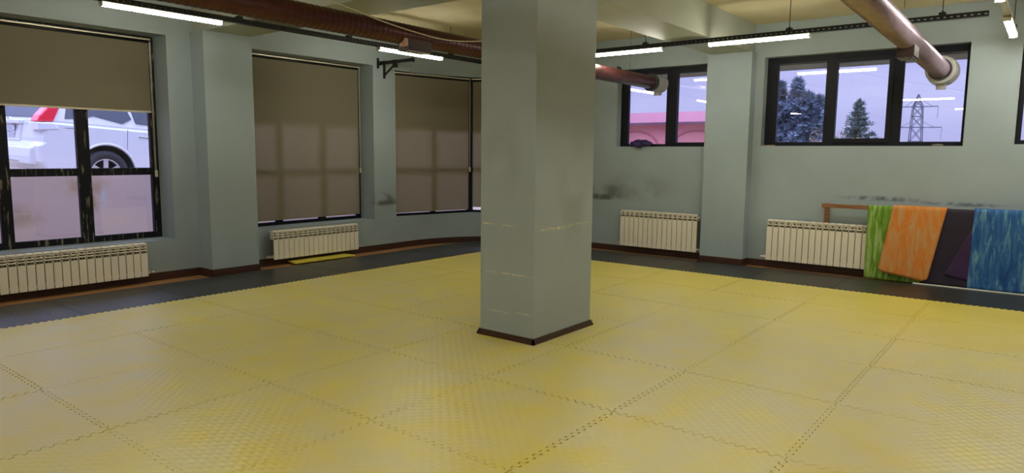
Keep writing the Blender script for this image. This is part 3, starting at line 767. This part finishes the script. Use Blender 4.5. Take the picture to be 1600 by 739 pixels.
# ------------------------------------------------------------------ things on the sills
b = MB(); r4 = random.Random(3)
bmesh.ops.create_icosphere(b.bm, subdivisions=4, radius=1)
for v in b.bm.verts:
    p = v.co
    a_ = math.atan2(p.y, p.x)
    n_ = 1 + .16 * math.sin(5 * a_ + 3 * p.z) + .10 * math.sin(9 * p.x + 4 * p.z) + .09 * math.sin(13 * p.y - 7 * p.z)
    v.co = Vector((p.x * .10 * n_, p.y * .17 * n_, p.z * .055 * n_))
    if v.co.x < -.04: v.co.z -= .03 * min(1, (-v.co.x - .04) / .04)
    v.co.z = max(v.co.z, -.045 if v.co.x > -.05 else -.085)
o = b.build('cloth', marble_mat('crumpled_cloth', (.012, .010, .05), (.05, .03, .14), (.16, .10, .30), 14, (1, 1, 2)), smooth=True, loc=(9.285, 4.17, 1.698))
tag(o, 'crumpled dark purple cloth on the sill of the red building window', 'cloth')
b = MB(); b.bar((9.29, 2.30, 1.667), (9.27, 2.12, 1.667), .02, .008)
tag(b.build('wooden_stick', mat('stick_wood', (.5, .38, .2), .6), bevel=.001), 'small tan wooden stick on the high window sill beside the right pier', 'stick')
b = MB(); bmesh.ops.create_icosphere(b.bm, subdivisions=2, radius=.03); bmesh.ops.scale(b.bm, vec=(1, 2.2, .45), verts=b.bm.verts)
o = b.build('rag', mat('rag_grey', (.2, .19, .16), .9), smooth=True, loc=(9.30, .2, 1.672)); tag(o, 'small grey rag on the high window sill below the pylon', 'rag')

# ================================================================== outside
M_render = mat('plaster_pink', (.50, .36, .33), .9, col2=(.62, .47, .43), scale=1.7, bump=.1, lo=.35, hi=.65)
def stained_plaster():
    m = wall_paint('retaining_plaster', (.84, .59, .49), [
        ((3.22, 8.9, .93), (.10, .3, .34), (.50, .33, .17), 1.0, 7), ((3.1, 8.9, 1.06), (.42, .3, .2), (.62, .40, .26), 1.0, 5),
        ((3.12, 8.9, 1.10), (.06, .3, .06), (.75, .68, .70), 1, 14), ((3.33, 8.9, .88), (.05, .3, .26), (.74, .66, .64), 1, 16),
        ((2.3, 8.9, .70), (.5, .3, .2), (.58, .40, .28), 1.0, 5), ((2.05, 8.9, .85), (.16, .3, .2), (.55, .38, .28), 1.0, 9)])
    return m
struct(MB().box(-8, 9.9, WY + .45, 8.9, -.25, -.15).build('ground_light_well', mat('concrete_well', (.30, .27, .24), .9, var=.1)))
struct(MB().box(-12, 20, 8.9, 9.05, -.25, 1.25).build('retaining_wall', stained_plaster()), 'stained pinkish plaster wall outside the low windows')
M_gravel = mat('yard_gravel', (.36, .28, .22), .95, var=.18, scale=12, bump=.3, bscale=30)
b = MB(); vs = [b.bm.verts.new(p) for p in ((-14, 9.05, 1.06), (24, 9.05, .70), (24, 40, .95), (-14, 40, 1.6))]; b.bm.faces.new(vs)
vs2 = [b.bm.verts.new((v.co.x, v.co.y, -.3)) for v in vs]; b.bm.faces.new(vs2[::-1])
for i in range(4): b.bm.faces.new((vs[i], vs[(i + 1) % 4], vs2[(i + 1) % 4], vs2[i]))
struct(b.build('ground_yard', M_gravel), 'sloping beige yard with the parked car')
struct(MB().box(-14, 6.5, 17.5, 17.8, .8, 3.4).build('yard_wall', mat('yard_wall_plaster', (.50, .40, .35), .9, var=.08, scale=.8)), 'beige plaster wall behind the car')
struct(MB().box(9.9, 400, -200, 8.9, -.6, -.3).build('ground_field', mat('far_ground', (.16, .18, .10), .95, var=.2, scale=.3)))
struct(MB().box(WX + .36, WX + 1.0, -7, 6, 2.78, 3.05).build('eave', mat('eave_soffit', (.26, .17, .13), .8, var=.1)), 'brown soffit outside above the high windows')

# ---- car
M_car = mat('car_white_paint', (.58, .58, .60), .22, coat=.6, spec=.5)
M_cglass = mat('car_dark_glass', (.015, .018, .03), .06, spec=.8)
M_tyre = mat('tyre_rubber', (.02, .02, .022), .7)
M_arch = mat('arch_liner', (.03, .03, .035), .8)
M_rim = mat('alloy_rim', (.55, .56, .60), .3, .7)
M_red = mat('tail_lamp_red', (.75, .02, .05), .15, coat=.8)
M_clear = mat('tail_lamp_clear', (.75, .76, .82), .1, .2, coat=.8)
M_chrome = mat('chrome_trim', (.75, .75, .8), .12, 1.0)
car = empty('car', (0, 0, 0)); tag(car, 'white off-road car with red tail lamps, seen through the left window', 'car')
def arcpts(cx, cz, r, n=14, a0=180, a1=0): return [(cx + r * math.cos(R(a0 + (a1 - a0) * i / n)), cz + r * math.sin(R(a0 + (a1 - a0) * i / n))) for i in range(n + 1)]
RW, FW, WR = 1.03, 3.82, .385
side = [(.10, .42), (.0, .55), (-.02, .78), (.05, .84), (.05, .90), (.09, 1.18), (3.55, 1.13), (4.15, 1.05), (4.55, .93), (4.68, .72), (4.72, .45), (4.6, .34)]
side += [(x, z) for x, z in arcpts(FW, .385, .47, 14, 0, 180)] + [(x, z) for x, z in arcpts(RW, .385, .48, 14, 0, 180)]
side[12] = (FW + .47, .36)
b = MB()
layers = [(-.925, 0.0), (-.90, .0), (.90, .0), (.925, .0)]
hw = [(-.93, .012), (-.86, 0)]
# body shell as four side layers: inset outermost ones for rounded flanks
def layer(y, ins):
    cx = 2.35; return [(x + (ins if x < cx else -ins) * (1 if x < .5 or x > 4.2 else 0), z - (ins * .6 if z > .9 else 0)) for x, z in side], y
rows = []
for y, ins in ((-.93, .10), (-.915, .06), (-.86, .025), (-.75, 0), (.75, 0), (.86, .025), (.915, .06), (.93, .10)):
    pts_, y = layer(y, ins); rows.append([b.bm.verts.new((x, y, z)) for x, z in pts_])
n = len(side)
for A, B in zip(rows, rows[1:]):
    for i in range(n): b.bm.faces.new((A[i], A[(i + 1) % n], B[(i + 1) % n], B[i]))
for rw in (rows[0], rows[-1]):
    _v, _e, tris, ov, _oe, _of = delaunay_2d_cdt([Vector((v.co.x, v.co.z)) for v in rw], [], [list(range(n))], 1, 1e-7)
    for t in tris: b.bm.faces.new([rw[ov[k][0]] for k in t])
b.build('body', M_car, car, bevel=.02)
# greenhouse
def frustum(pb, pt, yb, yt, grow=0):
    """side polygon base corners pb (x,z) at +-yb and top pt at +-yt"""
    b = MB(); n = len(pb)
    lows = {}
    V = []
    for s in (-1, 1):
        V.append([b.bm.verts.new((x, s * y, z)) for (x, z, y) in pb + pt])
    m_ = len(V[0])
    b.bm.faces.new(V[0][::-1]); b.bm.faces.new(V[1])
    for i in range(m_): b.bm.faces.new((V[0][i], V[0][(i + 1) % m_], V[1][(i + 1) % m_], V[1][i]))
    return b
cab = frustum([(.11, 1.14, .90), (3.60, 1.10, .88)], [(2.80, 1.80, .70), (2.35, 1.86, .68), (.75, 1.87, .68), (.42, 1.82, .69)], 0, 0)
cab.build('cabin', M_car, car, bevel=.04)
def side_y(x, z): return .902 - (z - 1.14) * .305
for s in (-1,):
    for poly, nm in (([(.42, 1.22), (.52, 1.62), (.60, 1.70), (1.28, 1.70), (1.45, 1.30), (1.30, 1.22), (.85, 1.30), (.70, 1.25)], 'side_window'),
                     ([(1.52, 1.24), (1.40, 1.70), (2.15, 1.71), (2.35, 1.22)], 'side_window'), ([(2.45, 1.22), (2.24, 1.71), (2.72, 1.70), (3.30, 1.20)], 'side_window')):
        for s2 in (-1, 1):
            b = MB(); A = [b.bm.verts.new((x, s2 * (side_y(x, z) + .012), z)) for x, z in poly]; B = [b.bm.verts.new((x, s2 * (side_y(x, z) - .01), z)) for x, z in poly]
            b.bm.faces.new(A); b.bm.faces.new(B[::-1])
            for i in range(len(poly)): b.bm.faces.new((A[i], A[(i + 1) % len(poly)], B[(i + 1) % len(poly)], B[i]))
            b.build(nm, M_cglass, car)
def rear_x(z): return .10 + (z - 1.14) * .46 - .004
b = MB(); P_ = [(-.66, 1.22), (.66, 1.22), (.58, 1.74), (-.58, 1.74)]
A = [b.bm.verts.new((rear_x(z) - .008, y, z)) for y, z in P_]; B = [b.bm.verts.new((rear_x(z) + .03, y, z)) for y, z in P_]
b.bm.faces.new(A); b.bm.faces.new(B[::-1])
for i in range(4): b.bm.faces.new((A[i], A[(i + 1) % 4], B[(i + 1) % 4], B[i]))
b.build('rear_window', M_cglass, car)
b = MB(); b.bar((3.02, -.5, 1.6), (3.02, .5, 1.6), .02)
b = MB(); A = [b.bm.verts.new(p) for p in ((3.56, -.80, 1.16), (3.56, .80, 1.16), (2.88, .64, 1.76), (2.88, -.64, 1.76))]; B = [b.bm.verts.new((v.co.x + .03, v.co.y, v.co.z + .025)) for v in A]
b.bm.faces.new(A[::-1]); b.bm.faces.new(B)
for i in range(4): b.bm.faces.new((A[i], A[(i + 1) % 4], B[(i + 1) % 4], B[i]))
b.build('windscreen', M_cglass, car)
# wheels and arches
for cx in (RW, FW):
    for s in (-1, 1):
        b = MB(); prof = [(.25, -.11), (.35, -.115), (.378, -.09), (.385, 0), (.378, .09), (.35, .115), (.25, .11)]
        nn = 36; rings = [[b.bm.verts.new((cx + r_ * math.cos(2 * math.pi * k / nn), s * .80 + y_, WR + r_ * math.sin(2 * math.pi * k / nn))) for k in range(nn)] for r_, y_ in prof]
        for A, B in zip(rings, rings[1:] + rings[:1]):
            for k in range(nn): b.bm.faces.new((A[k], A[(k + 1) % nn], B[(k + 1) % nn], B[k]))
        wh = b.build('wheel', M_tyre, car, smooth=True)
        b = MB(); yy = s * .885
        rr_ = [(.25, 0), (.25, .02 * s), (.232, .02 * s), (.225, -.03 * s)]
        rings = [[b.bm.verts.new((cx + r_ * math.cos(2 * math.pi * k / nn), yy + y_, WR + r_ * math.sin(2 * math.pi * k / nn))) for k in range(nn)] for r_, y_ in rr_]
        for A, B in zip(rings, rings[1:]):
            for k in range(nn): b.bm.faces.new((A[k], A[(k + 1) % nn], B[(k + 1) % nn], B[k]))
        for k in range(6):
            a_ = R(90 + k * 60); b.bar((cx, yy, WR), (cx + .23 * math.cos(a_), yy, WR + .23 * math.sin(a_)), .02, .075, up=(-math.sin(a_), 0, math.cos(a_)))
        b.cyl((cx, yy - s * .03, WR), (cx, yy + s * .02, WR), .06, 16)
        b.build('rim', M_rim, wh)
    b = MB(); b.prism(arcpts(cx, .385, .462, 16, 180, 0), 'y', -.66, .66)
    for s in (-1, 1):
        o_, i_ = arcpts(cx, .385, .475, 16, 180, 0), arcpts(cx, .385, .462, 16, 180, 0)
        for k in range(16): b.prism([o_[k], o_[k + 1], i_[k + 1], i_[k]], 'y', s * .66, s * .925)
    b.build('arch_liner', M_arch, car)
    b = MB()                                     # dark disc behind each wheel
    b.cyl((cx, -.70, WR), (cx, .70, WR), .10, 12); b.build('axle', M_arch, car)
    for s in (-1, 1):                            # flared arch lips
        b = MB(); b.tube([(cx + .485 * math.cos(R(a_)), s * .925, .385 + .485 * math.sin(R(a_))) for a_ in range(-2, 184, 9)], .022, 8)
        b.build('arch_lip', M_car, car, smooth=True)
# tail lamps, plate, bumper
for s in (-1, 1):
    b = MB(); b.prism([(.015, 1.14), (.25, 1.16), (.35, 1.40), (.19, 1.40), (.06, 1.24)], 'y', s * .70, s * .915)
    lm = b.build('tail_lamp', M_red, car, bevel=.02)
    b = MB(); b.prism([(.025, 1.02), (.33, 1.05), (.26, 1.14), (.012, 1.135)], 'y', s * .70, s * .942); b.build('reversing_lens', M_clear, lm, bevel=.015)
    b = MB(); b.box(-.03, .08, s * .62, s * .80, .60, .67); b.build('bumper_reflector', mat('reflector_red', (.4, .03, .04), .2), car, bevel=.01)
b = MB(); b.prism([(-.06, .50), (-.07, .62), (-.05, .76), (.10, .80), (.10, .48)], 'y', -.86, .86); b.build('rear_bumper', M_car, car, bevel=.03, seg=3)
MB().box(-.085, -.05, -.55, .55, .52, .56).build('bumper_step', M_chrome, car, bevel=.005)
b = MB(); b.box(.035, .09, -.34, -.30, .86, 1.12).box(.035, .09, .30, .34, .86, 1.12).box(.035, .09, -.34, .34, .84, .87)
b.box(.01, .09, -.36, .36, 1.10, 1.16); pl = b.build('plate_housing', M_car, car, bevel=.012)
MB().box(.045, .055, -.14, .14, .89, 1.08).build('number_plate', mat('plate_white', (.50, .51, .56), .4, col2=(.2, .2, .25), scale=22, lo=.45, hi=.62), pl)
b = MB(); b.tube([(.04, .075 * math.cos(t * .4), 1.145 + .05 * math.sin(t * .4)) for t in range(17)], .009, 8).tube([(.036, .035 * math.cos(t * .4), 1.145 + .045 * math.sin(t * .4)) for t in range(17)], .007, 8)
b.build('oval_emblem', M_chrome, car, smooth=True)
b = MB()
for k, (dy, sl) in enumerate(((-.45, .010), (-.47, -.010), (-.50, .010), (-.53, -.010))): b.bar((.07, dy, 1.10), (.07, dy - sl * 1.2, 1.13), .006)
b.build('badge', M_chrome, car)
b = MB()
for x in (1.55, 2.55):
    for s in (-1, 1): b.bar((x, s * .925, 1.02), (x + .2, s * .925, 1.01), .03, .022).box(x - .01, x + .02, s * .90, s * .935, 1.0, 1.04).box(x + .18, x + .21, s * .90, s * .935, .99, 1.03)
b.build('door_handle', M_chrome, car, bevel=.004)
b = MB()
for s in (-1, 1):
    b.box(1.35, 1.356, s * .9285, s * .932, .80, 1.13).box(2.42, 2.426, s * .9285, s * .932, .42, 1.13)
    b.box(.40, .56, s * .927, s * .933, 1.075, 1.08)
b.build('door_gap', M_arch, car)
CAR_H = R(84)                                    # heading measured from +Y towards +X
head = R(90) - CAR_H
car.rotation_mode = 'XYZ'
Mc = Matrix.Translation((4.22, 11.15, .745)) @ Matrix.Rotation(head, 4, 'Z') @ Matrix.Rotation(R(2.6), 4, 'Y') @ Matrix.Rotation(R(2.0), 4, 'X') @ Matrix.Translation((-RW, .86, 0))
car.matrix_world = Mc

# ---- red building
e = empty('red_building', (30, 17.5, -.3)); tag(e, 'long red building with a pink roof band, through the high window beside the column', 'building')
M_rb = mat('red_wall', (.56, .19, .20), .8, var=.06, scale=.5); M_rf = mat('pink_fascia', (.56, .22, .28), .7, var=.05, scale=.4)
inpar(MB().box(30, 33, 10.9, 27, -.3, 3.0).build('wall', M_rb), e)
b = MB(); b.prism([(29.6, 3.0), (33.4, 3.0), (33.2, 3.56), (29.7, 3.52)], 'y', 10.8, 27.4); inpar(b.build('roof_band', M_rf), e)
inpar(MB().box(29.53, 29.6, 10.8, 27.4, 2.95, 3.05).build('gutter', mat('gutter_dark', (.12, .05, .08), .6), e), e)
b = MB()
for y0 in (11.9, 15.0):
    b.tube([(29.97, y0 + .35 + 1.2 * math.cos(R(a_)), 1.9 + .75 * math.sin(R(a_))) for a_ in range(10, 175, 12)], .03, 6)
inpar(b.build('arched_moulding', mat('red_moulding', (.40, .10, .12), .8)), e)

# ---- trees
def leaf_mat(name, c): return mat(name, c, .9, var=.12, scale=.8, spec=.1)
def tufts(bm, c, r, n, s, rg, up=.2):
    for _ in range(n):
        d = Vector((rg.gauss(0, 1), rg.gauss(0, 1), rg.gauss(0, .8))).normalized() * (r * rg.random() ** .5)
        p = Vector(c) + d; a_ = Vector((rg.gauss(0, 1), rg.gauss(0, 1), rg.gauss(up, .7))).normalized(); q = a_.orthogonal().normalized()
        ln = s * rg.uniform(.6, 1.4); w_ = ln * .30
        v = [bm.verts.new(p - q * w_ * .5), bm.verts.new(p + q * w_ * .5), bm.verts.new(p + a_ * ln)]
        bm.faces.new(v)
def conifer(loc, h, rad, seed, m, label, levels=13, droop=-.12, cat='tree', lean=0.0, dens=1.0, name='conifer_tree', tip=.5):
    e = empty(name, loc); tag(e, label, cat)
    rg = random.Random(seed); b = MB(); t = MB()
    t.tube([(0, 0, 0), (lean * h * .5, 0, h * .5), (lean * h, 0, h * .97)], [h * .018, h * .011, h * .003], 8)
    for k in range(levels):
        f = k / (levels - 1); z = h * (.10 + .86 * f); R_ = rad * (1 - f) ** .85 * rg.uniform(.85, 1.12) + .12
        nb = max(4, int(11 * (1 - f * .6)))
        for j in range(nb):
            a_ = 2 * math.pi * (j + rg.random() * .7) / nb + k; rr_ = R_ * rg.uniform(.7, 1.1)
            p0 = Vector((lean * z, 0, z)); p1 = p0 + Vector((rr_ * math.cos(a_), rr_ * math.sin(a_), rr_ * (droop + .30 * f)))
            t.cyl(p0, p1, h * .003, 4, h * .001)
            ns = max(3, int(rr_ / .22))
            for q in range(ns):
                g = (q + .6) / ns; c = p0.lerp(p1, g) + Vector((0, 0, .12 * rr_ * g * g))
                tufts(b.bm, c, .16 + .10 * (1 - g) * rr_ * .3, int(16 * dens), .26, rg)
    tufts(b.bm, (lean * h, 0, h * .97), .10, 20, .35, rg, 2.5)
    b.build('foliage', m, e); t.build('trunk', mat('bark', (.10, .07, .05), .9), e)
    return e
M_leaf1 = leaf_mat('hazy_blue_foliage', (.13, .16, .20)); M_leaf2 = leaf_mat('dark_green_foliage', (.07, .09, .08))  # cedar leaves: haze and glass reflection tinted into the blue-green
def broad_tree(loc, spec, seed, m, label, name='cedar_tree'):
    """several leaning leaders with ragged tufted boughs; spec=(dy, height, radius) per leader"""
    e = empty(name, loc); tag(e, label, 'tree'); rg = random.Random(seed); b = MB(); t = MB()
    for (dy, h, rad) in spec:
        t.tube([(0, 0, 0), (0, dy * .6, h * .4), (0, dy, h)], [.22, .14, .03], 8)
        for k in range(16):
            f = k / 15; z = h * (.12 + .86 * f); R_ = rad * (1 - f) ** .85 * rg.uniform(.6, 1.3) + .12
            for j in range(7):
                a_ = rg.random() * 2 * math.pi; rr_ = R_ * rg.uniform(.4, 1.3)
                p0 = Vector((0, dy * (.6 * min(1, f * 2.5)) + dy * .4 * max(0, f), z)); p1 = p0 + Vector((rr_ * math.cos(a_), rr_ * math.sin(a_), rr_ * .55))
                t.cyl(p0, p1, .03, 4, .01)
                ns = max(3, int(rr_ / .22))
                for q in range(ns):
                    g = (q + .7) / ns; tufts(b.bm, p0.lerp(p1, g), .26 * (1.15 - .7 * g), 26, .30, rg, .9)
    b.build('foliage', m, e); t.build('trunk', mat('bark', (.10, .07, .05), .9), e)
    return e
broad_tree((45, 12.3, -.3), [(.95, 6.35, 1.6), (-.10, 6.5, 1.6), (-.75, 5.6, 1.5), (-1.3, 4.6, 1.3), (1.8, 5.2, 1.5), (.4, 4.9, 1.9)], 5, M_leaf1, 'large ragged haze-tinted bluish tree with several tops filling the left window pane')
broad_tree((46.5, 11.3, -.3), [(.0, 5.5, .9), (-.3, 4.2, .8)], 8, M_leaf1, 'narrower haze-tinted bluish tree beside the large ragged one, near the black mullion')
conifer((45, 8.62, -.3), 5.15, 1.75, 11, M_leaf2, 'pointed dark spruce in the middle pane of the high window', levels=15, name='spruce_tree')
def shrub(loc, r, seed, m, label, h):
    e = empty('flowering_shrub', loc); tag(e, label, 'shrub'); rg = random.Random(seed); b = MB(); t = MB()
    for k in range(26):
        a_ = rg.random() * 6.28; rr_ = r * rg.random() ** .5; p = Vector((rr_ * math.cos(a_), rr_ * math.sin(a_), h * rg.uniform(.5, 1)))
        t.cyl((0, 0, 0), p, .02, 4, .005); tufts(b.bm, p, .22, 16, .11, rg)
    b.build('foliage', m, e); t.build('stem', mat('bark', (.10, .07, .05), .9), e)
M_blossom = leaf_mat('dry_blossom', (.34, .24, .17))
shrub((42, 9.0, -.3), .55, 1, M_blossom, 'sparse brownish shrub at the lower left of the spruce', 3.25)
shrub((42, 7.65, -.3), .75, 2, M_blossom, 'sparse brownish shrub in front of the foot of the spruce', 2.95)
shrub((42, 6.3, -.3), .5, 3, M_blossom, 'sparse brownish shrub low at the right of the spruce', 2.85)
shrub((42, 9.95, -.3), .6, 4, M_blossom, 'pale shrub at the foot of the haze-tinted tree by the mullion', 3.5)

# ---- pylon
e = empty('power_pylon', (150, 20.6, -.3)); tag(e, 'steel lattice power pylon with two cross arms, through the right window pane', 'pylon')
M_py = mat('galvanised_steel', (.12, .12, .14), .6, .3)
def PL(y, z, x=150): return (x, y, z)
b = MB(); yc = 20.6; t_ = .16
lv = [(-.3, 2.3), (4.6, 1.0), (7.2, .92), (9.2, .84), (11.0, .76), (12.0, .42), (13.3, .05)]
for (z0, w0), (z1, w1) in zip(lv, lv[1:]):
    for sxx in (-1, 1):
        for sy_ in (-1, 1):
            b.bar((150 + sxx * w0, yc + sy_ * w0, z0), (150 + sxx * w1, yc + sy_ * w1, z1), t_)
        b.bar((150 + sxx * w0, yc - w0, z0), (150 + sxx * w1, yc + w1, z1), t_ * .6).bar((150 + sxx * w0, yc + w0, z0), (150 + sxx * w1, yc - w1, z1), t_ * .6)
        b.bar((150 + sxx * w1, yc - w1, z1), (150 + sxx * w1, yc + w1, z1), t_ * .6)
inpar(b.build('tower', M_py), e)
for z, hl, hr in ((11.05, 3.0, 3.3), (7.2, 3.6, 4.1)):
    b = MB(); b.bar((150, yc + hl, z), (150, yc - hr, z - .05), .2, .16)
    b.bar((150, yc + .9, z + 1.0), (150, yc + hl * .7, z + .05), .07).bar((150, yc - .9, z + 1.0), (150, yc - hr * .7, z + .05), .07)
    inpar(b.build('cross_arm', M_py), e)
    for y in (yc + hl, yc - hr):
        inpar(MB().cyl((150, y, z), (150, y, z - 2.3), .09, 8).build('insulator', mat('insulator_glass', (.35, .35, .42), .4), e), e)
# power lines
def wire(a, c, sag, label, r=.02):
    pts = []
    for k in range(25):
        t = k / 24; p = Vector(a).lerp(Vector(c), t); p.z -= sag * 4 * t * (1 - t); pts.append(p)
    tag(MB().tube(pts, r, 5).build('power_line', mat('wire_grey', (.30, .30, .38), .6), smooth=True), label, 'power line', 'power lines outside')
wire((60, 32, 15.0), (60, 2, 5.8), .8, 'thin dark overhead wire sloping above the spruce', .012)
wire((62, 40, 14.2), (62, 4, 3.0), .5, 'thin dark overhead wire crossing at spruce top height', .011)
wire((28, 20, 5.6), (28, 8, 4.2), .1, 'thin overhead wire low above the red building roof', .006)
wire((28, 16, 6.6), (28, 6, 4.1), .1, 'thin overhead wire high in the pane above the red roof', .006)
